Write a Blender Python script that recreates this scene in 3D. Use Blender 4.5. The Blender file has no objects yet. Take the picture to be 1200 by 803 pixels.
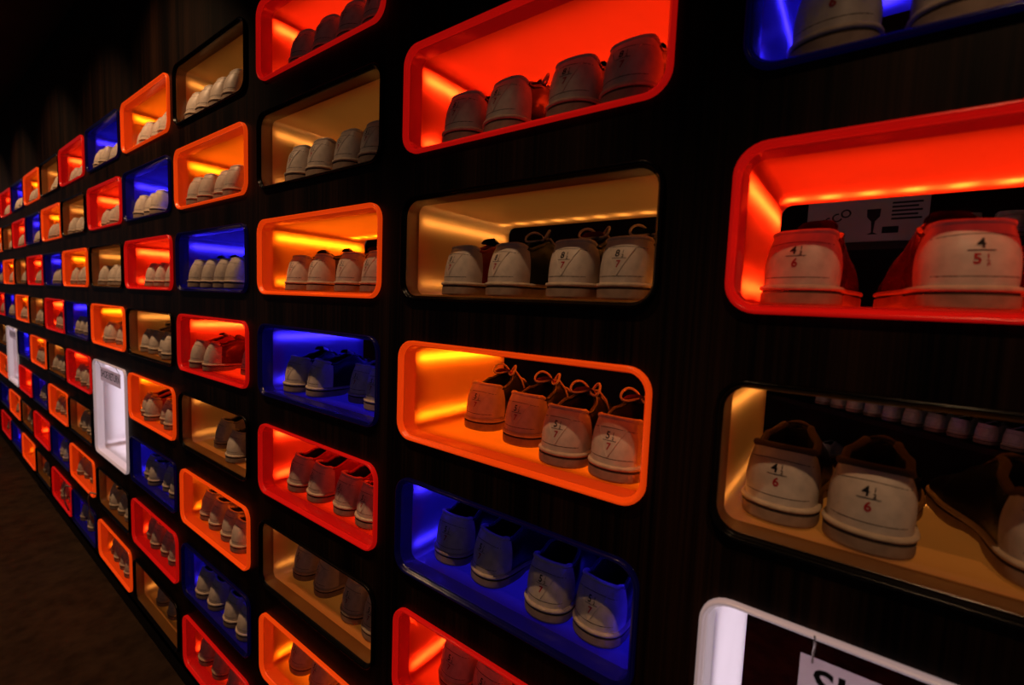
import bpy, bmesh, math, random
from mathutils import Vector, Matrix
from mathutils.bvhtree import BVHTree
random.seed(7)
S = 0.8                      # metres per layout unit
ZF = 1.70                    # layout height of the floor below the datum row
scene = bpy.context.scene
COL = scene.collection

# ------------------------------------------------------------------ layout
COLX = [0, -.604, -1.202, -1.806, -2.395, -2.975, -3.565, -4.12, -4.70, -5.27, -5.84, -6.40]
COLW = [.52, .521, .53, .535, .538, .536, .53, .53, .53, .53, .53, .53]
PV, H, D = .2798, .2, .33
ROWS = {0: range(-1, 2), 1: range(-1, 4), 2: range(-2, 5)}
INSET, RAD = .0125, .036
HUES = ['red', 'tan', 'orange', 'blue']
WHITE_COLS = (0, 5, 10)

def W(x, y, z):              # layout -> world
    return Vector((x * S, y * S, (z + ZF) * S))

# ------------------------------------------------------------------ helpers
def link(name, me, mats, parent=None):
    o = bpy.data.objects.new(name, me)
    COL.objects.link(o)
    if mats is not None:
        me.materials.clear()
        for m in (mats if isinstance(mats, (list, tuple)) else [mats]):
            me.materials.append(m)
    if parent: o.parent = parent
    return o

def mesh(name, verts, faces, smooth=True, mi=None, scale=S):
    me = bpy.data.meshes.new(name)
    me.from_pydata([tuple(c * scale for c in v) for v in verts], [], faces)
    me.update()
    if smooth:
        me.polygons.foreach_set('use_smooth', [True] * len(me.polygons))
    if mi: me.polygons.foreach_set('material_index', mi)
    return me

def tag(o, label, cat, group=None):
    o['label'] = label; o['category'] = cat
    if group: o['group'] = group
    return o

def empty(name, loc, rz=0):
    o = bpy.data.objects.new(name, None); COL.objects.link(o)
    o.location = loc; o.rotation_euler = (0, 0, rz); o.empty_display_size = .02
    return o

def struct(o):
    o['kind'] = 'structure'; return o

class MB:
    def __init__(s): s.v = []; s.f = []; s.mi = []
    def add(s, vs, fs, m=0):
        k = len(s.v); s.v += [tuple(v) for v in vs]
        s.f += [tuple(i + k for i in f) for f in fs]; s.mi += [m] * len(fs)
    def box(s, x0, y0, z0, x1, y1, z1, m=0):
        vs = [(x, y, z) for z in (z0, z1) for y in (y0, y1) for x in (x0, x1)]
        s.add(vs, [(0, 2, 3, 1), (4, 5, 7, 6), (0, 1, 5, 4), (2, 6, 7, 3), (0, 4, 6, 2), (1, 3, 7, 5)], m)
    def loft(s, loops, closed=True, m=0, cap0=False, cap1=False):
        n = len(loops[0]); vs = [p for l in loops for p in l]; fs = []
        for j in range(len(loops) - 1):
            for i in range(n if closed else n - 1):
                a = j * n + i; b = j * n + (i + 1) % n
                fs.append((a, b, b + n, a + n))
        if cap0: fs.append(tuple(range(n))[::-1])
        if cap1: fs.append(tuple(range((len(loops) - 1) * n, len(loops) * n)))
        s.add(vs, fs, m)
    def tube(s, pts, r, n=7, closed=False, m=0):
        pts = [Vector(p) for p in pts]; N = len(pts); loops = []
        up = Vector((0, 0, 1))
        for i, p in enumerate(pts):
            a = pts[(i - 1) % N] if (closed or i) else p
            b = pts[(i + 1) % N] if (closed or i < N - 1) else p
            t = (b - a).normalized()
            q = t.cross(up)
            if q.length < 1e-3: q = t.cross(Vector((1, 0, 0)))
            q.normalize(); w = q.cross(t)
            rr = r[i] if isinstance(r, (list, tuple)) else r
            loops.append([p + (q * math.cos(k * 2 * math.pi / n) + w * math.sin(k * 2 * math.pi / n)) * rr for k in range(n)])
        if closed: loops.append(loops[0])
        s.loft(loops, True, m, not closed, not closed)
    def build(s, name, mats, parent=None, smooth=True, scale=S):
        return link(name, mesh(name, s.v, s.f, smooth, s.mi, scale), mats, parent)

# ------------------------------------------------------------------ materials
def mat(name, color, rough=.5, spec=.5, emit=None, strength=0, coat=0):
    m = bpy.data.materials.new(name); m.use_nodes = True
    b = m.node_tree.nodes['Principled BSDF']
    b.inputs['Base Color'].default_value = (*color, 1)
    b.inputs['Roughness'].default_value = rough
    b.inputs['Specular IOR Level'].default_value = spec
    b.inputs['Coat Weight'].default_value = coat
    if emit:
        b.inputs['Emission Color'].default_value = (*emit, 1)
        b.inputs['Emission Strength'].default_value = strength
        m.cycles.emission_sampling = 'NONE' if strength < 2 else 'AUTO'
    return m

def noisy(m, scale=(40, 40, 40), amt=.25, bump=.1, detail=3):
    nt = m.node_tree; N = nt.nodes; L = nt.links; b = N['Principled BSDF']
    tc = N.new('ShaderNodeTexCoord'); mp = N.new('ShaderNodeMapping'); mp.inputs['Scale'].default_value = scale
    ns = N.new('ShaderNodeTexNoise'); ns.inputs['Scale'].default_value = 1; ns.inputs['Detail'].default_value = detail
    L.new(tc.outputs['Object'], mp.inputs['Vector']); L.new(mp.outputs['Vector'], ns.inputs['Vector'])
    c = b.inputs['Base Color'].default_value[:3]
    r = N.new('ShaderNodeValToRGB')
    r.color_ramp.elements[0].position = .3; r.color_ramp.elements[1].position = .7
    r.color_ramp.elements[0].color = (*[x * (1 - amt) for x in c], 1)
    r.color_ramp.elements[1].color = (*[min(1, x * (1 + amt)) for x in c], 1)
    L.new(ns.outputs['Fac'], r.inputs['Fac']); L.new(r.outputs['Color'], b.inputs['Base Color'])
    if bump:
        bp = N.new('ShaderNodeBump'); bp.inputs['Strength'].default_value = bump; bp.inputs['Distance'].default_value = .002
        L.new(ns.outputs['Fac'], bp.inputs['Height']); L.new(bp.outputs['Normal'], b.inputs['Normal'])
    return m

def acrylic(name, color, trans=.5, gloss=.06, rough=.22):
    """thin translucent acrylic sheet: light from the strips and added panels outside glows through it; a faint sheet joint across the middle"""
    m = bpy.data.materials.new(name); m.use_nodes = True
    nt = m.node_tree; N = nt.nodes; L = nt.links; N.clear()
    out = N.new('ShaderNodeOutputMaterial')
    d = N.new('ShaderNodeBsdfDiffuse'); t = N.new('ShaderNodeBsdfTranslucent'); g = N.new('ShaderNodeBsdfGlossy')
    g.inputs['Roughness'].default_value = rough
    mx = N.new('ShaderNodeMixShader'); mx.inputs[0].default_value = trans
    mg = N.new('ShaderNodeMixShader'); mg.inputs[0].default_value = gloss
    tc = N.new('ShaderNodeTexCoord'); ns = N.new('ShaderNodeTexNoise')
    ns.inputs['Scale'].default_value = 9; ns.inputs['Detail'].default_value = 4
    L.new(tc.outputs['Object'], ns.inputs['Vector'])
    r = N.new('ShaderNodeValToRGB')
    r.color_ramp.elements[0].color = (*[c * .82 for c in color], 1); r.color_ramp.elements[1].color = (*color, 1)
    L.new(ns.outputs['Fac'], r.inputs['Fac'])
    L.new(r.outputs['Color'], d.inputs['Color']); L.new(r.outputs['Color'], t.inputs['Color'])
    L.new(d.outputs[0], mx.inputs[1]); L.new(t.outputs[0], mx.inputs[2])
    L.new(mx.outputs[0], mg.inputs[1]); L.new(g.outputs[0], mg.inputs[2])
    L.new(mg.outputs[0], out.inputs['Surface'])
    return m

def led(name, color, strength):
    """one-sided emitter: the back of the tape or fill panel is opaque black"""
    m = bpy.data.materials.new(name); m.use_nodes = True
    nt = m.node_tree; N = nt.nodes; L = nt.links; N.clear()
    out = N.new('ShaderNodeOutputMaterial'); e = N.new('ShaderNodeEmission'); k = N.new('ShaderNodeBsdfDiffuse')
    e.inputs['Color'].default_value = (*color, 1); e.inputs['Strength'].default_value = strength
    k.inputs['Color'].default_value = (0, 0, 0, 1)
    geo = N.new('ShaderNodeNewGeometry'); mx = N.new('ShaderNodeMixShader')
    L.new(geo.outputs['Backfacing'], mx.inputs[0]); L.new(e.outputs[0], mx.inputs[1]); L.new(k.outputs[0], mx.inputs[2])
    L.new(mx.outputs[0], out.inputs['Surface'])
    m.cycles.emission_sampling = 'FRONT'
    return m

def wood():
    m = mat('dark_veneer', (.01, .005, .004), .45, .12)
    nt = m.node_tree; N = nt.nodes; L = nt.links; b = N['Principled BSDF']
    tc = N.new('ShaderNodeTexCoord')
    mp = N.new('ShaderNodeMapping'); mp.inputs['Scale'].default_value = (150, 1, 1.6)
    ns = N.new('ShaderNodeTexNoise'); ns.inputs['Scale'].default_value = 1; ns.inputs['Detail'].default_value = 5; ns.inputs['Roughness'].default_value = .65
    mp2 = N.new('ShaderNodeMapping'); mp2.inputs['Scale'].default_value = (14, 1, .5)
    n2 = N.new('ShaderNodeTexNoise'); n2.inputs['Scale'].default_value = 1; n2.inputs['Detail'].default_value = 2
    mu = N.new('ShaderNodeMath'); mu.operation = 'MULTIPLY'
    r = N.new('ShaderNodeValToRGB')
    r.color_ramp.elements[0].position = .18; r.color_ramp.elements[0].color = (.0012, .0008, .0007, 1)
    r.color_ramp.elements[1].position = .42; r.color_ramp.elements[1].color = (.027, .0115, .006, 1)
    L.new(tc.outputs['Object'], mp.inputs['Vector']); L.new(mp.outputs[0], ns.inputs['Vector'])
    L.new(tc.outputs['Object'], mp2.inputs['Vector']); L.new(mp2.outputs[0], n2.inputs['Vector'])
    L.new(ns.outputs['Fac'], mu.inputs[0]); L.new(n2.outputs['Fac'], mu.inputs[1])
    L.new(mu.outputs[0], r.inputs['Fac']); L.new(r.outputs['Color'], b.inputs['Base Color'])
    return m

M = {}
M['wood'] = wood()
M['carpet'] = noisy(mat('carpet', (.036, .022, .013), .95, .05), (18, 18, 18), .35, .2, 6)
M['ceiling'] = noisy(mat('dark_ceiling', (.045, .03, .02), .9, .1), (3, 3, 3), .15, 0)
M['black'] = mat('matt_black', (.006, .005, .005), .6, .2)
M['backroom'] = mat('backroom_paint', (.02, .014, .012), .8, .1)
SHELL = {'red': (.95, .021, .0025), 'orange': (1, .118, .002), 'blue': (.028, .014, .95), 'tan': (.85, .345, .08), 'white': (.86, .78, .84)}
for k, c in SHELL.items(): M['shell_' + k] = acrylic('acrylic_' + k, c)
LEDC = {'red': ((1, 1, .8), 170, 2.1), 'orange': ((1, 1, .8), 62, 2.0), 'blue': ((1, 1, 1), 27, .42), 'tan': ((1, .74, .40), 10.5, .29), 'white': ((1, .87, .94), 7, 1.9)}
for k, (c, s_, f_) in LEDC.items():
    M['led_' + k] = led('led_' + k, c, s_); M['soft_' + k] = led('soft_led_' + k, c, f_); M['dim_' + k] = led('dim_led_' + k, c, f_ * {'white': 1, 'red': .24, 'orange': .34}.get(k, .42))  # soft and dim emitters belong to added fill panels, not to the tape
M['rim_red'] = mat('rim_red', (.45, .006, .004), .2, .35, (1, .008, .005), .29)  # rims: even emission stands in for light guided through the acrylic edge
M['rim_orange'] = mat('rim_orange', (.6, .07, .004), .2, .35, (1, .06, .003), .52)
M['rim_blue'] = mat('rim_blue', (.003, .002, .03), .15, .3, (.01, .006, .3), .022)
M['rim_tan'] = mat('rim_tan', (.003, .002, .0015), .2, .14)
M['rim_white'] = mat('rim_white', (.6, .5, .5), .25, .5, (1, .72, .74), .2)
M['sleeve_red'] = mat('sleeve_red', (.4, .006, .004), .2, .3, (1, .008, .006), .13)  # sleeves: weaker emission put in for the dimmer band behind the rim
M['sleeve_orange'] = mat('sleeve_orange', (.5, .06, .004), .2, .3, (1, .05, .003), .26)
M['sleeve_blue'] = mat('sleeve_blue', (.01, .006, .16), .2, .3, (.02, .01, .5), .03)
M['sleeve_tan'] = acrylic('sleeve_tan', (.30, .125, .03))  # tan acrylic darkened in its colour to stand for the unlit front band
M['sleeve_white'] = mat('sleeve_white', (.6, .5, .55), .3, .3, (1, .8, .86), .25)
M['heel'] = noisy(mat('pale_leather', (.66, .555, .455), .45, .4), (60, 60, 60), .14, .12)
M['patch'] = noisy(mat('pale_patch', (.66, .555, .455), .45, .4), (60, 60, 60), .1, .1)
M['sole'] = noisy(mat('rubber_sole', (.34, .24, .17), .7, .25), (45, 45, 45), .25, .2)
M['groove'] = mat('sole_groove', (.07, .05, .035), .8, .1)
M['welt'] = noisy(mat('pale_welt', (.62, .48, .34), .55, .3), (80, 80, 80), .15, .1)
M['black_leather'] = mat('black_leather', (.012, .011, .012), .28, .5)
M['maroon_leather'] = mat('maroon_leather', (.13, .012, .010), .25, .5)
M['red_leather'] = mat('red_leather', (.42, .03, .018), .35, .45)
M['green_leather'] = mat('dark_green_leather', (.03, .04, .025), .35, .45)
M['grey_leather'] = noisy(mat('grey_leather', (.42, .36, .35), .45, .4), (60, 60, 60), .12, .1)
M['mauve_leather'] = noisy(mat('mauve_leather', (.33, .25, .26), .45, .4), (60, 60, 60), .12, .1)
M['lining'] = mat('dark_lining', (.015, .012, .01), .9, .1)
M['brown_lining'] = mat('brown_lining', (.10, .055, .03), .7, .2)
M['lace'] = noisy(mat('pale_lace', (.5, .42, .34), .8, .1), (200, 200, 200), .2, .2)
M['dark_lace'] = mat('dark_lace', (.05, .03, .03), .7, .2)
M['ink'] = mat('black_ink', (.008, .008, .01), .6, .2)
M['red_ink'] = mat('red_ink', (.4, .01, .015), .6, .2)
M['paper'] = mat('white_card', (.62, .52, .55), .6, .2)
nt = M['paper'].node_tree; tb = nt.nodes.new('ShaderNodeBsdfTranslucent'); tb.inputs[0].default_value = (.8, .66, .68, 1)
mxp = nt.nodes.new('ShaderNodeMixShader'); mxp.inputs[0].default_value = .55
nt.links.new(nt.nodes['Principled BSDF'].outputs[0], mxp.inputs[1]); nt.links.new(tb.outputs[0], mxp.inputs[2])
nt.links.new(mxp.outputs[0], nt.nodes['Material Output'].inputs[0])
M['steel'] = mat('steel_hook', (.5, .45, .38), .25, .5); M['steel'].node_tree.nodes['Principled BSDF'].inputs['Metallic'].default_value = 1
M['carton'] = noisy(mat('white_carton', (.40, .33, .32), .8, .1), (8, 8, 8), .1, 0)
M['cable'] = mat('grey_cable', (.3, .26, .22), .5, .3)

# ------------------------------------------------------------------ rounded rectangles
NR = 7
def rrect(x0, z0, x1, z1, r, y):
    """corner loops counter-clockwise seen from the front, NR+1 points per corner"""
    pts = []
    for cx, cz, a0 in ((x1 - r, z0 + r, -90), (x1 - r, z1 - r, 0), (x0 + r, z1 - r, 90), (x0 + r, z0 + r, 180)):
        for k in range(NR + 1):
            a = math.radians(a0 + 90 * k / NR)
            pts.append((cx + r * math.cos(a), y, cz + r * math.sin(a)))
    return pts

def rect_match(x0, z0, x1, z1, y):
    """outer rectangle loop with the same number of points as rrect"""
    pts = []; n = NR // 2
    cs = [(x1, z0), (x1, z1), (x0, z1), (x0, z0)]
    for k in range(4):
        px, pz = cs[k]
        for j in range(NR + 1): pts.append((px, y, pz))
    return pts

def cubby_rect(c, r):
    x0 = COLX[c]; z1 = -r * PV
    h = H + PV if (c in WHITE_COLS and r == 2) else H
    return x0, z1 - h, x0 + COLW[c], z1

def hue(c, r):
    if c in WHITE_COLS and r == 2: return 'white'
    return HUES[(c + r) % 4]

CUBBIES = []
for c in range(12):
    for r in ROWS.get(c, range(-2, 6)):
        if c in WHITE_COLS and r == 3: continue
        CUBBIES.append((c, r))
CUBBIES.append((0, 2))

# ------------------------------------------------------------------ the wall and the room
ZC = 1.212
def wall_panel(name, y, flip, m):
    mb = MB(); have = set(CUBBIES)
    edges = []
    for c in range(12):
        xr = COLX[c] + COLW[c]
        edges.append(xr + (COLX[c - 1] - xr) / 2 if c else xr + .04)
    edges.append(COLX[11] - .04)
    gz = (PV - H) / 2
    def quad(x0, z0, x1, z1):
        mb.add([(x0, y, z0), (x1, y, z0), (x1, y, z1), (x0, y, z1)], [(0, 1, 2, 3) if not flip else (3, 2, 1, 0)])
    for c in range(12):
        ex1, ex0 = edges[c], edges[c + 1]
        r = -2
        while r < 6:
            zt = -r * PV + gz
            if (c, r) in have:
                x0, z0, x1, z1 = cubby_rect(c, r)
                zb = z0 - gz
                ho = rrect(x0 + .004, z0 + .004, x1 - .004, z1 - .004, RAD, y); ou = rect_match(ex0, zb, ex1, zt, y)
                n = len(ho); fs = []
                for i in range(n):
                    j = (i + 1) % n
                    if ou[i] == ou[j]: fs.append((i, j, n + i) if flip else (n + i, j, i))
                    else: fs.append((i, j, n + j, n + i) if flip else (n + i, n + j, j, i))
                mb.add(ho + ou, fs)
                r += 2 if hue(c, r) == 'white' else 1
            else:
                quad(ex0, zt - PV, ex1, zt); r += 1
    xa, xb = edges[12], edges[0]
    zt = 2 * PV + gz; zb = -6 * PV + gz
    quad(xa, zt, xb, ZC); quad(xa, -1.62 if not flip else -ZF, xb, zb)
    quad(xb, -1.62 if not flip else -ZF, 1.95, ZC); quad(-9.5, -1.62 if not flip else -ZF, xa, ZC)
    o = mb.build(name, m, None, smooth=False)
    o.location = (0, 0, ZF * S)
    return struct(o)
wall_panel('wall_front', 0, False, M['wood'])
wall_panel('wall_back', D + .004, True, M['black'])

def slab(name, x0, y0, z0, x1, y1, z1, m):
    mb = MB(); mb.box(x0, y0, z0, x1, y1, z1)
    o = mb.build(name, m, None, smooth=False); o.location = (0, 0, ZF * S); return struct(o)
slab('floor', -9.5, -3.2, -ZF - .05, 2.2, 4.6, -ZF, M['carpet'])
slab('ceiling', -9.5, -3.2, ZC, 2.2, 4.6, ZC + .05, M['ceiling'])
slab('baseboard_front', -9.5, .0, -ZF, 1.95, .02, -1.62, M['black'])
slab('wall_rear', -9.5, 4.6, -ZF, 2.2, 4.65, ZC, M['backroom'])
slab('wall_side', 1.9, D, -ZF, 1.95, 4.6, ZC, M['backroom'])
slab('wall_end', -9.5, D, -ZF, -9.45, 4.6, ZC, M['backroom'])

# ------------------------------------------------------------------ cubbies
ORD = ['first', 'second', 'third', 'fourth', 'fifth', 'sixth', 'seventh', 'eighth', 'ninth', 'tenth', 'eleventh', 'twelfth']
def colname(c): return f'{ORD[c]} column from the near end'
def which(c, r):
    """upper / lower when the column shows two openings of that colour"""
    rs = [q for (k, q) in CUBBIES if k == c and hue(k, q) == hue(c, r)]
    if len(rs) == 1: return ''
    return ['upper ', 'lower '][sorted(rs).index(r)] if len(rs) == 2 else ['upper ', 'middle ', 'lower '][sorted(rs).index(r)]

_shell = {}
def cubby_meshes(w, h):
    k = (round(w, 4), round(h, 4))
    if k in _shell: return _shell[k]
    i = INSET
    sh = MB()
    ys = [.024] + [D * t for t in (.25, .5, .75)] + [D]
    sh.loft([rrect(i - .0025, -h + i - .0025, w - i + .0025, -i + .0025, .017, y) for y in ys])
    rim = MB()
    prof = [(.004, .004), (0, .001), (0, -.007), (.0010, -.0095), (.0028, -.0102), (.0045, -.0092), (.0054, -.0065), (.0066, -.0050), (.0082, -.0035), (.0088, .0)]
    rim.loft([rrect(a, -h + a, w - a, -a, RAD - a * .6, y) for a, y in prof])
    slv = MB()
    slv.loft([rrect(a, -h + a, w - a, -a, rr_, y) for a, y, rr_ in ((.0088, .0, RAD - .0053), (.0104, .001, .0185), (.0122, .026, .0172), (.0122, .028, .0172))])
    le = MB()
    def q(a, b, c_, d, m=0): le.add([a, b, c_, d], [(0, 1, 2, 3)], m)
    def face(cx, cy, cz, ax, ay, n, m=0):   # small quad centred, half axes ax, ay, facing n
        cx = Vector((cx, cy, cz)); ax = Vector(ax); ay = Vector(ay)
        p = [cx - ax - ay, cx + ax - ay, cx + ax + ay, cx - ax + ay]
        if ax.cross(ay).dot(Vector(n)) < 0: p.reverse()
        q(*p, m)
    nb = int((w - .06) / .050); yb = D * .86
    for j in range(nb + 1):                  # beads along the rear of the top and the bottom
        x = .03 + (w - .06) * j / nb
        face(x, yb, .002, (.010, 0, 0), (0, .010, 0), (0, 0, -1))
        face(x, yb, -h, (.004, 0, 0), (0, .004, 0), (0, 0, 1))
    face(w / 2, D * .56, .022, (w * .46, 0, 0), (0, D * .42, 0), (0, 0, -1), 1)  # broad soft panel added above the liner to even out its glow
    face(w / 2, D * .56, -h - .010, (w * .46, 0, 0), (0, D * .42, 0), (0, 0, 1), 1)  # same kind of added panel below, brightening the liner floor
    for sx, x in ((1, .0), (-1, w)):         # tapes running front to back outside the two sides
        face(x, D * .54, -.040, (0, D * .42, 0), (0, 0, .0040), (sx, 0, 0))
        face(x, D * .54, -h + .036, (0, D * .42, 0), (0, 0, .0020), (sx, 0, 0))
        face(x - sx * .012, D * .58, -h / 2, (0, D * .40, 0), (0, 0, h * .40), (sx, 0, 0), 2)  # broad dim panel added behind each side as fill, no tape
    out = [b.build(n, None, None, smooth=(n != 'led_tape_and_fill')).data for b, n in ((sh, 'liner'), (rim, 'rim'), (slv, 'sleeve'), (le, 'led_tape_and_fill'))]
    for me in out:
        for o in list(bpy.data.objects):
            if o.data == me: bpy.data.objects.remove(o)
    _shell[k] = out
    return out

_hm = {}
def with_mat(me, *ms):
    k = (me.name, ms[0].name)
    if k not in _hm:
        n = me.copy(); ix = [p.material_index for p in me.polygons]; n.materials.clear()
        for m in ms: n.materials.append(m)
        n.polygons.foreach_set('material_index', ix); _hm[k] = n
    return _hm[k]

for c, r in CUBBIES:
    x0, z0, x1, z1 = cubby_rect(c, r); hu = hue(c, r)
    e = empty('shoe_cubby' if hu != 'white' else 'return_opening', W(x0, 0, z1))
    if hu == 'white':
        tag(e, f'tall white glowing shoe return opening in the {colname(c)}', 'shoe return opening', 'white shoe return openings')
    else:
        look = {'red': 'red glowing cubby', 'orange': 'orange glowing cubby', 'blue': 'blue glowing cubby', 'tan': 'dark-rimmed tan cubby'}[hu]
        wh = which(c, r).strip()
        tag(e, f'{look}, {wh if wh else "only one"} of its colour, {colname(c)}', 'shoe cubby', 'coloured shoe cubbies in the wall')
    sh, rim, slv, le = cubby_meshes(x1 - x0, z1 - z0)
    for nm, me, m in (('liner', sh, [M['shell_' + hu]]), ('rim', rim, [M['rim_' + hu]]), ('sleeve', slv, [M['sleeve_' + hu]]), ('led_tape_and_fill', le, [M['led_' + hu], M['soft_' + hu], M['dim_' + hu]])):
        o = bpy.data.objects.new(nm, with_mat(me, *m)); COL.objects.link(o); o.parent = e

# ------------------------------------------------------------------ bowling shoes
L = .272
def pl(xs, ys, t):
    for i in range(len(xs) - 1):
        if t <= xs[i + 1]:
            k = max(0, (t - xs[i]) / (xs[i + 1] - xs[i])); k = k * k * (3 - 2 * k)
            return ys[i] + (ys[i + 1] - ys[i]) * k
    return ys[-1]
def hw(s):
    if s < .15: return .0450 * math.sqrt(max(0, 1 - ((.15 - s) / .15) ** 2.5))
    if s > .82: return .0415 * max(0, 1 - ((s - .82) / .18) ** 2.2) ** .5
    return pl([.15, .40, .68, .82], [.0450, .0385, .0455, .0415], s)
def bend(s): return .010 * math.sin(max(0, s - .25) / .75 * math.pi) * 0 + .010 * max(0, s - .35) ** 1.3
NS = 34
SS = [(1 - math.cos(math.pi * k / NS)) / 2 for k in range(NS + 1)]
def outline():
    """(sign, s) pairs going round the sole: outside from heel to toe, back along the inside"""
    return [(1, s) for s in SS] + [(-1, s) for s in SS[-2:0:-1]]
OUT = outline()
def plan(sg, s, k=1.0, grow=0.0, foot=1):
    w = hw(s) * k
    x = sg * w; y = s * L
    if grow:
        nx = sg * 1.0; ny = -1.0 if s < .15 else (1.0 if s > .82 else 0)
        f = min(1, abs(s - .15) / .15) if s < .15 else (min(1, (s - .82) / .18) if s > .82 else 0)
        x += sg * grow * (1 - f); y += ny * grow * f
    return x + foot * bend(s), y
ZB = .0245
def zcollar(s): return pl([0, .10, .22, .34, .44], [.0945, .0925, .086, .097, .107], s)
def zridge(s): return pl([.44, .60, .78, .93, 1.0], [.107, .088, .062, .046, .028], s)
S0 = .44
def upper_pt(sg, s, h, foot):
    bx, by = plan(sg, s, .945, -.001, foot)
    if s < .12: by += .002
    cb = foot * bend(s)
    if s <= S0:
        cw = pl([0, .075, .15, .30, .44], [0, .0330, .0335, .0320, .017], s)
        if s < .075: cw = .0330 * math.sqrt(max(0, 1 - ((.075 - s) / .075) ** 2.4))
        tx = cb + sg * cw; ty = by + .025 * max(0, 1 - s / .22) - .004 * max(0, (s - .3) / .14); tz = zcollar(s)
    else:
        tx = cb + sg * pl([.44, .62, .70], [.017, .010, 0], s); ty = by - .004 * max(0, 1 - (s - .44) / .3); tz = zridge(s)
    th = h * math.pi / 2
    e = pl([.0, .3, .5, 1], [.50, .6, 1, 1], s)
    k = math.cos(th) ** e
    bul = (.0035 if s < .3 else .001) * math.sin(math.pi * min(1, h * 1.25)) * (1 if h < .8 else 0)
    zz = pl([0, .3, .5], [1.06, 1.0, .95], s)
    x = tx + (bx - tx) * k + sg * bul * min(1, s / .06); y = ty + (by - ty) * k - (bul if s < .06 else 0) * (1 - s / .06 if s < .06 else 0)
    z = ZB + (tz - ZB) * math.sin(th) ** zz
    if s < .30:                      # the heel counter is a nearly straight-sided cone, flat on top
        hh = h ** 1.25; m = .68 * (1 - max(0, (s - .16) / .14))
        bl = .0022 * math.sin(math.pi * h)
        xs = bx + (tx - bx) * hh + sg * bl * min(1, s / .05); ys = by + (ty - by) * hh - (bl if s < .05 else 0) * (1 - s / .05 if s < .05 else 0)
        zs = ZB + (tz - ZB) * h
        x, y, z = x + (xs - x) * m, y + (ys - y) * m, z + (zs - z) * m
    return (x, y, z)
HN = [0, .08, .18, .3, .42, .54, .66, .76, .85, .92, .97, 1.0]
TB = {}
def text_mesh(body, size, align='CENTER'):
    cu = bpy.data.curves.new('t', 'FONT'); cu.body = body; cu.size = size; cu.align_x = align; cu.resolution_u = 3
    cu.offset = size * .018
    o = bpy.data.objects.new('t', cu); COL.objects.link(o)
    dg = bpy.context.evaluated_depsgraph_get(); dg.update()
    me = o.evaluated_get(dg).to_mesh()
    vs = [tuple(v.co) for v in me.vertices]; fs = [tuple(p.vertices) for p in me.polygons]
    o.evaluated_get(dg).to_mesh_clear(); bpy.data.objects.remove(o); bpy.data.curves.remove(cu)
    return vs, fs

def project(tree, x, z, off):
    hit = tree.ray_cast(Vector((x, -1, z)), Vector((0, 1, 0)))
    y = hit[0].y if hit[0] is not None else .01
    return (x, y - off, z)

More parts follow.
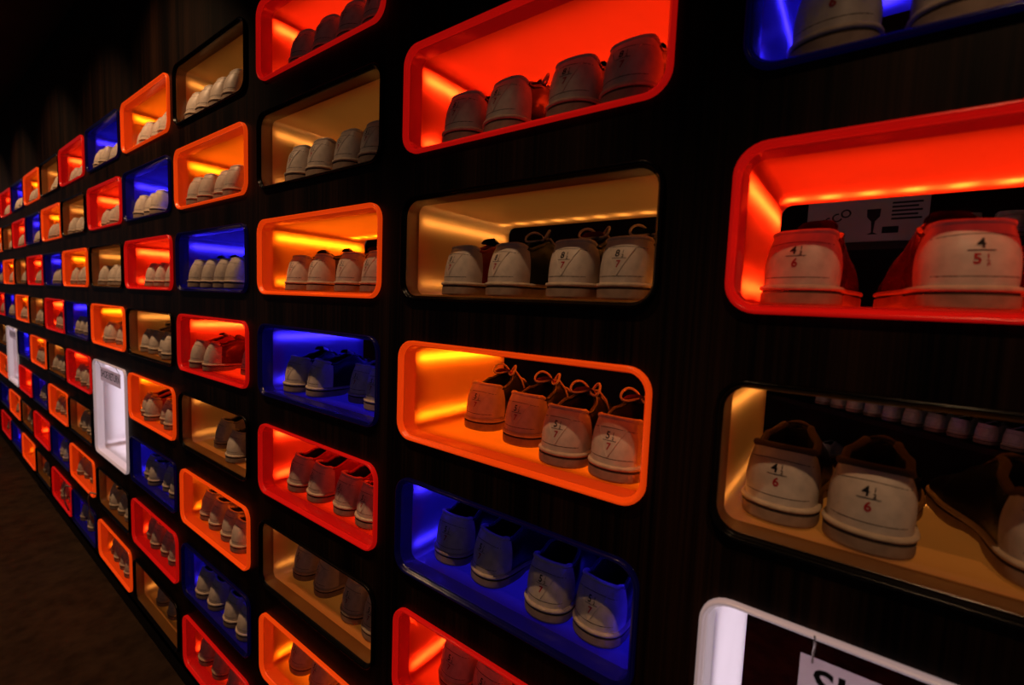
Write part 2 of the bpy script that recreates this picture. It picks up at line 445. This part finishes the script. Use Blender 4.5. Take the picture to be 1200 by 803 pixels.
def shoe_parts(foot):
    n = len(OUT); P = {}
    # outsole: heel block and thinner forefoot, with a dark groove under the welt
    def zb(s): return pl([.30, .36, .46, .60], [0, .007, .007, .001], s)
    so = MB()
    rings = [(.88, 0, None), (.97, .0, .0), (1.0, .0, .003), (1.0, .0, .0150)]
    loops = []
    for k, g, z in rings:
        loops.append([(*plan(sg, s, k, g, foot), zb(s) if z in (None, .0) else zb(s) * (1 - z / .022) + z) for sg, s in OUT])
    so.loft(loops, True, 0, True)
    so.loft([loops[-1], [(*plan(sg, s, .975, -.001, foot), .0158) for sg, s in OUT], [(*plan(sg, s, .975, -.001, foot), .0185) for sg, s in OUT]], True, 1)
    P['sole'] = (so, ['sole', 'groove'])
    we = MB()
    we.loft([[(*plan(sg, s, k, g, foot), z) for sg, s in OUT] for k, g, z in ((.975, -.001, .0185), (1.0, .0008, .0190), (1.01, .0018, .0212), (1.0, .0010, .0240), (.93, -.002, .0252), (.85, -.004, .0250))])
    P['welt'] = (we, ['welt'])
    # upper, split into pale heel counter, sides and toe cap by how far along the foot a face lies
    he, si, va = MB(), MB(), MB()
    grid = [[upper_pt(sg, s, h, foot) for sg, s in OUT] for h in HN]
    allv = [p for row in grid for p in row]
    for name, mb, lo, hi in (('heel', he, -1, .185), ('side', si, .185, .66), ('toe', va, .66, 2)):
        fs = []
        for j in range(len(HN) - 1):
            for i in range(n):
                i2 = (i + 1) % n
                s = (OUT[i][1] + OUT[i2][1]) / 2
                if not lo <= s < hi: continue
                if OUT[i][0] != OUT[i2][0] and s > .5 and False: continue
                fs.append((j * n + i, j * n + i2, (j + 1) * n + i2, (j + 1) * n + i))
        used = sorted({v for f in fs for v in f}); ix = {v: k for k, v in enumerate(used)}
        mb.add([allv[v] for v in used], [tuple(ix[v] for v in f) for f in fs])
    tre = BVHTree.FromPolygons([Vector(v) for v in he.v], he.f)
    for zc, dz in ((.0800, .004), (.0345, .0)):
        pts = [project(tre, .036 * u / 8, zc - dz * (u / 8) ** 2, -.0002) for u in range(-8, 9)]
        he.tube(pts, .0006, 5, m=1)
    P['heel_counter'] = (he, ['heel', 'groove']); P['side_panel'] = (si, ['SIDE']); P['toe_cap'] = (va, ['TOE'])
    # lining: from the collar down into the shoe
    idx = [i for i, (sg, s) in enumerate(OUT) if s <= .50]
    idx = [i for i in idx if OUT[i][0] == -1][:] + [i for i in idx if OUT[i][0] == 1]   # inside throat -> heel -> outside throat
    top = [Vector(grid[-1][i]) for i in idx]
    cen = Vector((foot * .002, .085, 0))
    li = MB(); lo = []
    for f, z in ((0.0, 0), (.10, -.004), (.10, -.02), (.06, -.045), (.3, -.068)):
        lo.append([(p.x + (cen.x - p.x) * f, p.y + (cen.y - p.y) * f, max(.028, p.z + z)) for p in top])
    li.loft(lo, True)
    li.f.append(tuple(range(len(li.v) - len(top), len(li.v)))); li.mi.append(0)
    P['lining'] = (li, ['LIN'])
    co = MB(); tp = [(p.x, p.y, p.z - .001) for p in top]
    hs = [k for k, i in enumerate(idx) if OUT[i][1] < .17]; k0, k1 = hs[0], hs[-1]
    co.tube(tp[:k0 + 1], .0040, 8, m=0); co.tube(tp[k0:k1 + 1], .0040, 8, m=1); co.tube(tp[k1:], .0040, 8, m=0)
    P['collar'] = (co, ['COLLAR', 'heel'])
    cc = MB(); q0, q1 = top[0], top[-1]
    arc = [q1.lerp(q0, k / 6) + Vector((0, .010 * math.sin(math.pi * k / 6), .006 * math.sin(math.pi * k / 6))) for k in range(1, 6)]
    cc.tube([(p.x, p.y, p.z - .001) for p in top + arc], .0050, 8, closed=True)
    P['round_collar'] = (cc, ['COLLAR'])
    # tongue and laces
    to = MB(); rows = []
    for k in range(9):
        t = k / 8; s = .60 - .24 * t
        z = zridge(max(s, .44)) + .004 if s > .44 else .111 + (.44 - s) / .08 * .010
        w = .010 + .014 * t; rows.append([(foot * bend(s) + w * u, s * L + .012 * (1 - abs(u)) * t, z - .008 * u * u * (1 - .3 * t) + (-.004 if k == 8 and abs(u) > .9 else 0)) for u in (-1, -.75, -.5, -.25, 0, .25, .5, .75, 1)])
    back = [[(x, y + .003, z - .002) for x, y, z in r_] for r_ in rows]
    to.loft(rows, False); to.loft(back, False)
    to.loft([rows[-1], back[-1]], False)
    P['tongue'] = (to, ['TONGUE'])
    la = MB()
    for k, s in enumerate((.47, .52, .57, .62)):
        a = .020 - .002 * k
        z = zridge(s) + .005
        la.tube([(foot * bend(s) + a * u, s * L + (.004 * u if k % 2 else -.004 * u), z - .010 * abs(u) ** 2.5) for u in (-1, -.8, -.5, 0, .5, .8, 1)], .0024, 6)
    P['plain_laces'] = (la, ['LACE'])
    bl = MB(); bl.v = list(la.v); bl.f = list(la.f); bl.mi = list(la.mi); la = bl
    z0 = zridge(.46) + .006
    for sg in (-1, 1):           # bow loops and loose ends
        pts = []
        for k in range(17):
            a = k / 16 * 2 * math.pi
            rr = (1 - math.cos(a)) / 2
            pts.append((foot * bend(.46) + sg * (.003 + .026 * rr), .45 * L - .020 * rr + .009 * math.sin(a), z0 + .010 * rr * (1.6 - rr) + .013 * math.sin(a) * rr ** .5))
        la.tube(pts, .0024, 6)
        la.tube([(foot * bend(.46), .455 * L, z0), (sg * .016, .46 * L, z0 + .002), (sg * .030, .47 * L, z0 - .014), (sg * .037, .48 * L, z0 - .034)], .0021, 6)
    P['laces'] = (la, ['LACE'])
    tree = BVHTree.FromPolygons([Vector(v) for v in he.v], he.f)
    return P, tree

KINDS = {   # side, toe, lining, collar, tongue, lace
    'black': ('black_leather', 'black_leather', 'lining', 'black_leather', 'black_leather', 'dark_lace'),
    'brown': ('black_leather', 'black_leather', 'lining', 'brown_lining', 'black_leather', 'dark_lace'),
    'tongue': ('black_leather', 'red_leather', 'lining', 'black_leather', 'red_leather', 'lace'),
    'maroon': ('maroon_leather', 'maroon_leather', 'lining', 'maroon_leather', 'maroon_leather', 'dark_lace'),
    'red': ('red_leather', 'black_leather', 'lining', 'red_leather', 'black_leather', 'dark_lace'),
    'green': ('green_leather', 'red_leather', 'lining', 'green_leather', 'green_leather', 'lace'),
    'grey': ('grey_leather', 'black_leather', 'lining', 'grey_leather', 'black_leather', 'dark_lace'),
    'mauve': ('mauve_leather', 'red_leather', 'lining', 'mauve_leather', 'black_leather', 'lace'),
}
PARTS, TREES = {}, {}
for foot in (1, -1): PARTS[foot], TREES[foot] = shoe_parts(foot)
_sm = {}
def part_mesh(foot, name, kind):
    k = (foot, name, kind)
    if k not in _sm:
        mb, ms = PARTS[foot][name]
        side, toe, lin, col_, ton, lac = KINDS[kind]
        sub = {'SIDE': side, 'TOE': toe, 'LIN': lin, 'COLLAR': col_, 'TONGUE': ton, 'LACE': lac}
        me = mesh(name, mb.v, mb.f, True, mb.mi)
        for m in ms: me.materials.append(M[sub.get(m, m)])
        _sm[k] = me
    return _sm[k]
def mark_mesh(foot, size):
    k = (foot, 'mark', size)
    if k not in _sm:
        mb = MB(); t = TREES[foot]
        a, b = size.split('/')
        def put(body, x, z, sz, m):
            vs, fs = text_mesh(body, sz)
            mb.add([project(t, x + v[0], z + v[1], .0009) for v in vs], fs, m)
        def numeral(s, z, m):
            half = s.endswith('h'); s = s.rstrip('h')
            put(s, -.0035 if half else 0, z, .0150, m)
            if half:
                put('1', .0050, z + .0052, .0068, m); put('2', .0052, z - .0012, .0068, m)
        numeral(a, .0645, 0); numeral(b, .0480, 1)
        bar = [(-.0115 + .0023 * i, z) for z in (.0615, .0623) for i in range(11)]
        mb.add([project(t, x, z, .0009) for x, z in bar], [(i, i + 1, i + 12, i + 11) for i in range(10)], 0)
        me = mesh('size_mark', mb.v, mb.f, False, mb.mi)
        me.materials.append(M['ink']); me.materials.append(M['red_ink']); _sm[k] = me
    return _sm[k]
def patch_mesh(foot):
    k = (foot, 'patch')
    if k not in _sm:
        mb = MB(); t = TREES[foot]; n = 9
        rows = []
        for j in range(n):
            v = j / (n - 1); z = .079 - .042 * v; hwid = .0225 * (1 - v) + .0006
            rows.append([project(t, hwid * (2 * i / 8 - 1), z, .0005) for i in range(9)])
        mb.loft(rows, False)
        edge = [rows[j][0] for j in range(n)] + [rows[j][8] for j in range(n - 1, -1, -1)]
        mb.tube(edge, .0008, 5)
        me = mesh('heel_patch', mb.v, mb.f, True, mb.mi); me.materials.append(M['patch']); _sm[k] = me
    return _sm[k]

_protos = {}
def shoe_proto(foot, kind, size, detail):
    """prototype list of (name, mesh) for one shoe"""
    k = (foot, kind, size, detail)
    if k not in _protos:
        ns = ['sole', 'welt', 'heel_counter', 'side_panel', 'toe_cap', 'lining', 'collar', 'tongue', 'laces']
        if KINDS[kind][5] == 'dark_lace': ns[-1] = 'plain_laces'
        if kind == 'brown': ns[6] = 'round_collar'; ns.remove('tongue')
        if detail < 1: ns = ns[:7]
        ps = [(n, part_mesh(foot, n, kind)) for n in ns]
        if detail > 1: ps += ([('heel_patch', patch_mesh(foot))] if '8h' in size or '5h/7' == size else []) + [('size_mark', mark_mesh(foot, size))]
        _protos[k] = ps
    return _protos[k]

SIDEWORD = {'black': 'black-sided', 'brown': 'black-sided', 'tongue': 'red-tongued', 'maroon': 'dark red', 'red': 'red-sided', 'green': 'dark-sided', 'grey': 'pale', 'mauve': 'pale'}
def shoe(x, y, z, rz, foot, kind, size, detail, label, group):
    e = empty('bowling_shoe', W(x, y, z), rz)
    tag(e, label, 'shoe', group)
    for n, me in shoe_proto(foot, kind, size, detail):
        o = bpy.data.objects.new(n.replace('plain_', '').replace('round_', ''), me); COL.objects.link(o); o.parent = e
    return e

R = math.radians
def footprint(x, y, rz, foot):
    a = R(rz); ca, sa = math.cos(a), math.sin(a)
    pts = [plan(sg, s, 1.01, .0026, foot) for sg, s in OUT[::2]]
    return [(x + px * ca - py * sa, y + px * sa + py * ca) for px, py in pts]
def clash(P1, P2):
    # separating axis test on the two (nearly convex) soles
    for A in (P1, P2):
        for i in range(len(A)):
            x0, y0 = A[i]; x1, y1 = A[(i + 1) % len(A)]
            nx, ny = y1 - y0, x0 - x1
            a = [p[0] * nx + p[1] * ny for p in P1]; b = [p[0] * nx + p[1] * ny for p in P2]
            if max(a) <= min(b) or max(b) <= min(a): return False
    return True
def settle(lst, w):
    # nudge shoes until no two soles clash and none cuts a side of the opening
    lst = [list(t) for t in lst]
    lo, hi = INSET + .0085, w - INSET - .0085
    for it in range(120):
        fp = [footprint(t[0], t[1], t[2], 1 if k % 2 else -1) for k, t in enumerate(lst)]
        moved = False
        for k in range(len(lst) - 1):
            if clash(fp[k], fp[k + 1]):
                moved = True
                lst[k][0] -= .0008; lst[k + 1][0] += .0008
                lst[k][2] *= .96; lst[k + 1][2] *= .96
        for k, t in enumerate(lst):
            xs = [p[0] for p in fp[k] if p[1] < D + .01]
            if min(xs) < lo: t[0] += lo - min(xs) + .0002; t[2] *= .97; moved = True
            if max(xs) > hi: t[0] -= max(xs) - hi + .0002; t[2] *= .97; moved = True
        if not moved: break
    return lst
# per cubby: (x from its far side, depth of the heel, turn in degrees, kind)
SHOES = {
    (0, -1): ([(.088, .035, -4, 'black'), (.195, .035, 6, 'black')], ['4h/6']),
    (0, 0): ([(.055, .062, -17, 'maroon'), (.228, .052, 15, 'maroon'), (.372, .07, 22, 'maroon')], ['4h/6', '4/5h', '4/5h']),
    (0, 1): ([(.072, .046, -7, 'brown'), (.166, .032, -15, 'brown'), (.315, .050, 24, 'brown')], ['4h/6']),
    (1, -1): ([(.073, .05, 0, 'black'), (.175, .05, -8, 'tongue'), (.329, .045, 0, 'black'), (.432, .05, -4, 'black')], ['8h/7']),
    (1, 0): ([(.073, .05, -12, 'red'), (.195, .05, -18, 'green'), (.338, .045, -4, 'tongue'), (.434, .045, -3, 'green')], ['8h/7']),
    (1, 1): ([(.106, .105, 0, 'tongue'), (.231, .077, -3, 'tongue'), (.356, .032, 0, 'tongue'), (.446, .032, -3, 'tongue')], ['5h/7']),
    (1, 2): ([(.079, .052, 3, 'black'), (.186, .046, -16, 'black'), (.338, .034, 4, 'black'), (.433, .040, -10, 'black')], ['5h/7']),
    (1, 3): ([(.100, .055, 0, 'black'), (.193, .050, -4, 'black'), (.330, .05, 0, 'black')], ['5h/7']),
    (2, -2): ([(.071, .05, 0, 'grey'), (.190, .05, 0, 'black'), (.296, .05, 0, 'black'), (.391, .05, 0, 'grey')], ['5h/7']),
    (2, -1): ([(.060, .045, 0, 'black'), (.158, .05, 0, 'grey'), (.281, .05, -4, 'black'), (.388, .05, 0, 'grey')], ['5h/7']),
    (2, 0): ([(.061, .045, 0, 'black'), (.163, .05, -14, 'black'), (.295, .045, 0, 'maroon'), (.395, .05, -8, 'black')], ['5h/7']),
    (2, 1): ([(.084, .03, 0, 'black'), (.175, .042, -24, 'black'), (.318, .076, 3, 'grey'), (.410, .055, 0, 'grey')], ['5h/7']),
    (2, 2): ([(.094, .032, -6, 'red'), (.203, .032, -14, 'red'), (.311, .035, -4, 'red'), (.420, .032, 0, 'red')], ['5h/7']),
    (2, 3): ([(.070, .060, 2, 'mauve'), (.183, .058, -18, 'mauve'), (.349, .044, 0, 'mauve'), (.435, .04, 0, 'mauve')], ['5h/7']),
    (2, 4): ([(.085, .045, 0, 'mauve'), (.19, .045, -6, 'mauve'), (.33, .045, 0, 'mauve')], ['5h/7']),
    (3, -2): ([(.045, .03, 0, 'grey'), (.135, .03, 0, 'grey'), (.262, .03, 0, 'grey'), (.352, .03, 0, 'grey')], None),
    (3, -1): ([(.050, .03, 0, 'grey'), (.150, .03, 0, 'grey'), (.25, .04, 0, 'grey'), (.35, .03, 0, 'grey')], None),
    (3, 0): ([(.050, .03, 0, 'black'), (.146, .035, 0, 'black'), (.25, .035, 0, 'grey'), (.352, .03, 0, 'grey')], None),
    (3, 1): ([(.078, .025, -3, 'red'), (.168, .036, -24, 'maroon'), (.33, .09, 0, 'black')], None),
    (3, 2): ([(.150, .075, -8, 'mauve'), (.345, .04, 0, 'black'), (.43, .06, 0, 'mauve')], None),
    (3, 3): ([(.080, .054, 0, 'mauve'), (.182, .046, -8, 'mauve'), (.292, .040, 0, 'mauve'), (.385, .03, 0, 'mauve')], None),
    (3, 4): ([(.099, .03, 0, 'mauve'), (.194, .032, -6, 'mauve'), (.332, .03, 0, 'mauve'), (.426, .03, 0, 'mauve')], None),
    (3, 5): ([(.064, .045, 0, 'mauve'), (.174, .05, -6, 'mauve'), (.30, .05, 0, 'mauve')], None),
    (4, -1): ([(.085, .03, 0, 'grey'), (.19, .04, 0, 'grey'), (.28, .03, 0, 'grey')], None),
    (4, 0): ([(.13, .05, 0, 'black'), (.24, .05, -10, 'maroon'), (.40, .04, 0, 'black')], None),
    (4, 5): ([(.15, .06, 0, 'mauve'), (.28, .06, -6, 'black')], None),
    (8, 4): ([], None), (10, 5): ([], None), (9, 5): ([], None), (9, 3): ([], None), (9, 2): ([], None),
}
COUNT = {4: 4, 5: 4, 6: 4, 7: 3, 8: 3, 9: 3, 10: 2, 11: 2}
for c, r in CUBBIES:
    if hue(c, r) == 'white': continue
    rnd = random.Random(c * 31 + r * 7 + 3)
    if (c, r) in SHOES: lst, sizes = SHOES[(c, r)]
    else:
        lst = []; sizes = None
        for x in [.062, .158, .27, .37][:COUNT.get(c, 3)]:
            kd = rnd.choice(['grey', 'mauve', 'black', 'mauve', 'red']) if r > 0 else rnd.choice(['grey', 'black', 'grey'])
            lst.append((x + rnd.uniform(-.006, .014), rnd.uniform(.003, .03), rnd.uniform(-9, 3), kd))
    if c < 3 and r < 1:          # the upper rows stand closer to the front edge
        ny = .012 if r < 0 else .030 if c else None
        if ny:
            cx = COLX[c]
            lst = [(.137 + (cx + x - .137) * (.6215 + ny) / (.6215 + y) - cx, ny, rz, kd) for x, y, rz, kd in lst]
    if c in (3, 4) and (c, r) in SHOES: lst = [(x, max(.004, y - .024), rz, kd) for x, y, rz, kd in lst]
    x0, z0, x1, z1 = cubby_rect(c, r)
    hu = hue(c, r)
    nm = 'tan lit' if hu == 'tan' else hu
    for k, (x, y, rz, kd) in enumerate(settle(lst, x1 - x0)):
        size = sizes[k % len(sizes)] if sizes else '5h/7'
        lab = f'{SIDEWORD[kd]} shoe {ORD[k]} from far side, {which(c, r)}{nm} cubby, {colname(c)}'
        shoe(x0 + x, y, z0 + INSET + .0008, R(rz), 1 if k % 2 else -1, kd, size, 2 if c < 3 else (1 if c < 7 else 0), lab, 'bowling shoes in the wall cubbies')

# ------------------------------------------------------------------ shoe return signs
for c in WHITE_COLS:
    x0, z0, x1, z1 = cubby_rect(c, 2)
    sx, sw, st, sh_ = (.112, .335, -.030, .066)
    e = empty('return_sign', W(x0 + sx, -.002, z1 + st))
    tag(e, f'hanging white card reading shoe return, in opening of the {colname(c)}', 'sign', 'shoe return signs')
    mb = MB(); mb.add([(0, 0, -sh_), (sw, 0, -sh_), (sw, 0, 0), (0, 0, 0)], [(0, 1, 2, 3)])
    mb.build('card', M['paper'], e, smooth=False)
    vs, fs = text_mesh('SHOE RETURN', .050, 'LEFT')
    xm = max(v[0] for v in vs); k = (sw - .026) / xm
    mb = MB(); mb.add([(.013 + v[0] * k, -.0006, -.046 + v[1]) for v in vs], fs)
    mb.build('lettering', M['ink'], e, smooth=False)
    for hx in (.012, sw - .012):
        mb = MB(); mb.tube([(hx, .004, -.008), (hx, -.0015, -.006), (hx, -.003, .008), (hx + .001, -.009, .018), (hx + .001, -.0125, .026), (hx, -.0125, .0325)], .0011, 6)
        mb.build('wire_hook', M['steel'], e)

# ------------------------------------------------------------------ staff side behind the wall
sy = 1.70
HB = .10
def shelving(loc, rz, boards, x0, x1, label):
    e = empty('storage_shelf', loc, rz); tag(e, label, 'shelf')
    for hb in boards:
        mb = MB(); mb.box(x0, 0, hb + ZF - .03, x1, .34, hb + ZF); mb.build('shelf_board', M['backroom'], e, smooth=False)
    for x in (x0 - .03, x1):
        mb = MB(); mb.box(x, .0, 0, x + .03, .34, 2.1); mb.build('upright', M['backroom'], e, smooth=False)
    return e
shelving(W(0, sy, -ZF), 0, [HB], -.7, 1.6, 'dark shelf holding the carton behind the cubby wall')
ax, ay, bx, by = -.048, 3.1, .725, 2.48          # far shelving stands at an angle
ang = math.atan2(by - ay, bx - ax); ux, uy = math.cos(ang), math.sin(ang)
shelving(W(ax, ay, -ZF), ang, [-.80, -1.16], -1.3, 1.5, 'dim shelving holding a row of shoes far behind the wall')
def far_shoe(t, hb, k, row):
    shoe(ax + ux * t - uy * .06, ay + uy * t + ux * .06, hb + .001, ang + R(random.uniform(-3, 3)), 1 if k % 2 else -1, 'grey', '5h/7', 0,
         f'faint shoe {ORD[k]} from the far side, {row} row of dim shelving behind the wall', f'shoes on the {row} dim shelf behind the wall')
for k in range(12): far_shoe(-.06 + k * .114, -.80, k, 'upper')
for k, t in enumerate((-.02, .30, .42, .80, .92)): far_shoe(t, -1.16, k, 'lower')
for k, x in enumerate((.42, .53, .64)):
    shoe(x, sy + .03, HB + .001, 0, 1 if k % 2 else -1, 'grey', '5h/7', 0,
         f'faint shoe {ORD[k]} beside the printed carton seen through the first column red cubby', 'shoes beside the carton behind the wall')
bx0 = -.078
e = empty('carton', W(bx0, sy + .01, HB + .002)); tag(e, 'printed white carton on the shelf seen through the near red cubby', 'box')
mb = MB(); mb.box(0, 0, 0, .385, .28, .165); mb.build('carton_body', M['carton'], e, smooth=False)
mb = MB()
vs, fs = text_mesh('SYSCO', .046, 'LEFT'); a = R(27)
mb.add([(.030 + v[0] * math.cos(a) - v[1] * math.sin(a), -.001, .045 + v[0] * math.sin(a) + v[1] * math.cos(a)) for v in vs], fs)
mb.build('lettering', M['ink'], e, smooth=False); mb = MB()
gl = [(-.022, .12), (.022, .12), (.020, .09), (.006, .072), (.003, .03), (.018, .022), (-.018, .022), (-.003, .03), (-.006, .072), (-.020, .09)]
mb.add([(.220 + x, -.001, z + .005) for x, z in gl], [tuple(range(10))])
for k in range(5): mb.box(.275, -.001, .140 - .015 * k, .365 - .012 * (k % 2), 0, .147 - .015 * k)
mb.box(.25, -.001, .03, .30, 0, .055)
mb.build('printed_pattern', M['ink'], e, smooth=False)

# ------------------------------------------------------------------ loose cables low on the wall
for k, (x, z, dz) in enumerate(((-3.02, -1.30, .14), (-3.60, -1.42, .13))):
    mb = MB()
    mb.tube([(x + .05, -.012, z + .03), (x + .02, -.03, z + .035), (x - .005, -.034, z), (x - .01, -.03, z - dz * .6), (x, -.016, z - dz)], .004, 6)
    o = mb.build('cable', M['cable']); o.location = (0, 0, ZF * S)
    tag(o, ['thin pale cable hanging off the rim of a low orange cubby', 'thin pale cable looping off the rim of a low red cubby'][k], 'cable')

# ------------------------------------------------------------------ lamps
def spot(x, y, z, tx, ty, tz, power, ang, color=(1, .57, .29), blend=.8, rad=.012):
    l = bpy.data.lights.new('downlight', 'SPOT'); l.energy = power; l.color = color
    l.spot_size = R(ang); l.spot_blend = blend; l.shadow_soft_size = rad
    o = bpy.data.objects.new('downlight', l); COL.objects.link(o)
    o.location = W(x, y, z); d = W(tx, ty, tz) - W(x, y, z)
    o.rotation_euler = d.to_track_quat('-Z', 'Y').to_euler()
for x, y, tz, p, ang in ((.45, -.95, -.6, 19, 46), (-.36, -.70, -1.05, 21, 38), (-1.0, -.66, -1.1, 20, 44), (-1.9, -.62, -.3, 26, 84), (-2.75, -.62, -.6, 24, 90), (-3.75, -.62, -.6, 24, 100), (-4.9, -.62, -.6, 26, 100), (-6.0, -.62, -.6, 26, 100)):
    spot(x, y, ZC - .02, x, -.0, tz, p, ang)
l = bpy.data.lights.new('backroom_lamp', 'AREA'); l.energy = .035; l.color = (1, .32, .27); l.size = 1.2; l.size_y = .4; l.shape = 'RECTANGLE'
o = bpy.data.objects.new('backroom_lamp', l); COL.objects.link(o); o.location = W(.2, .95, ZC - .03)
o.rotation_euler = (R(40), 0, 0)

w = bpy.data.worlds.new('World'); scene.world = w; w.use_nodes = True
w.node_tree.nodes['Background'].inputs[0].default_value = (.95, .76, .86, 1)
w.node_tree.nodes['Background'].inputs[1].default_value = .031

# ------------------------------------------------------------------ camera
f, p, t, ro, cu, cv, cd = 546.4647, 0.6401, -0.0821, 0.04, 0.1373, -0.2001, 0.6215
cp, sp, ct, st, cr, sr = math.cos(p), math.sin(p), math.cos(t), math.sin(t), math.cos(ro), math.sin(ro)
F = Vector((-sp * ct, cp * ct, st)); rt = Vector((cp, sp, 0)); up = rt.cross(F)
R2 = cr * rt + sr * up; U2 = -sr * rt + cr * up
cam = bpy.data.cameras.new('camera'); co = bpy.data.objects.new('camera', cam); COL.objects.link(co)
cam.sensor_width = 36; cam.lens = f / 1200 * 36; cam.clip_start = .01; cam.clip_end = 50
mw = Matrix((R2, U2, -F)).transposed().to_4x4(); mw.translation = W(cu, -cd, cv); co.matrix_world = mw
cam.dof.use_dof = True; cam.dof.focus_distance = .85; cam.dof.aperture_fstop = 4.0
scene.camera = co
scene.view_settings.view_transform = 'Standard'; scene.view_settings.look = 'None'
scene.cycles.use_denoising = True
scene.cycles.max_bounces = 6; scene.cycles.diffuse_bounces = 3; scene.cycles.glossy_bounces = 2; scene.cycles.transmission_bounces = 2
scene.cycles.sample_clamp_indirect = 4
scene.cycles.caustics_reflective = False; scene.cycles.caustics_refractive = False
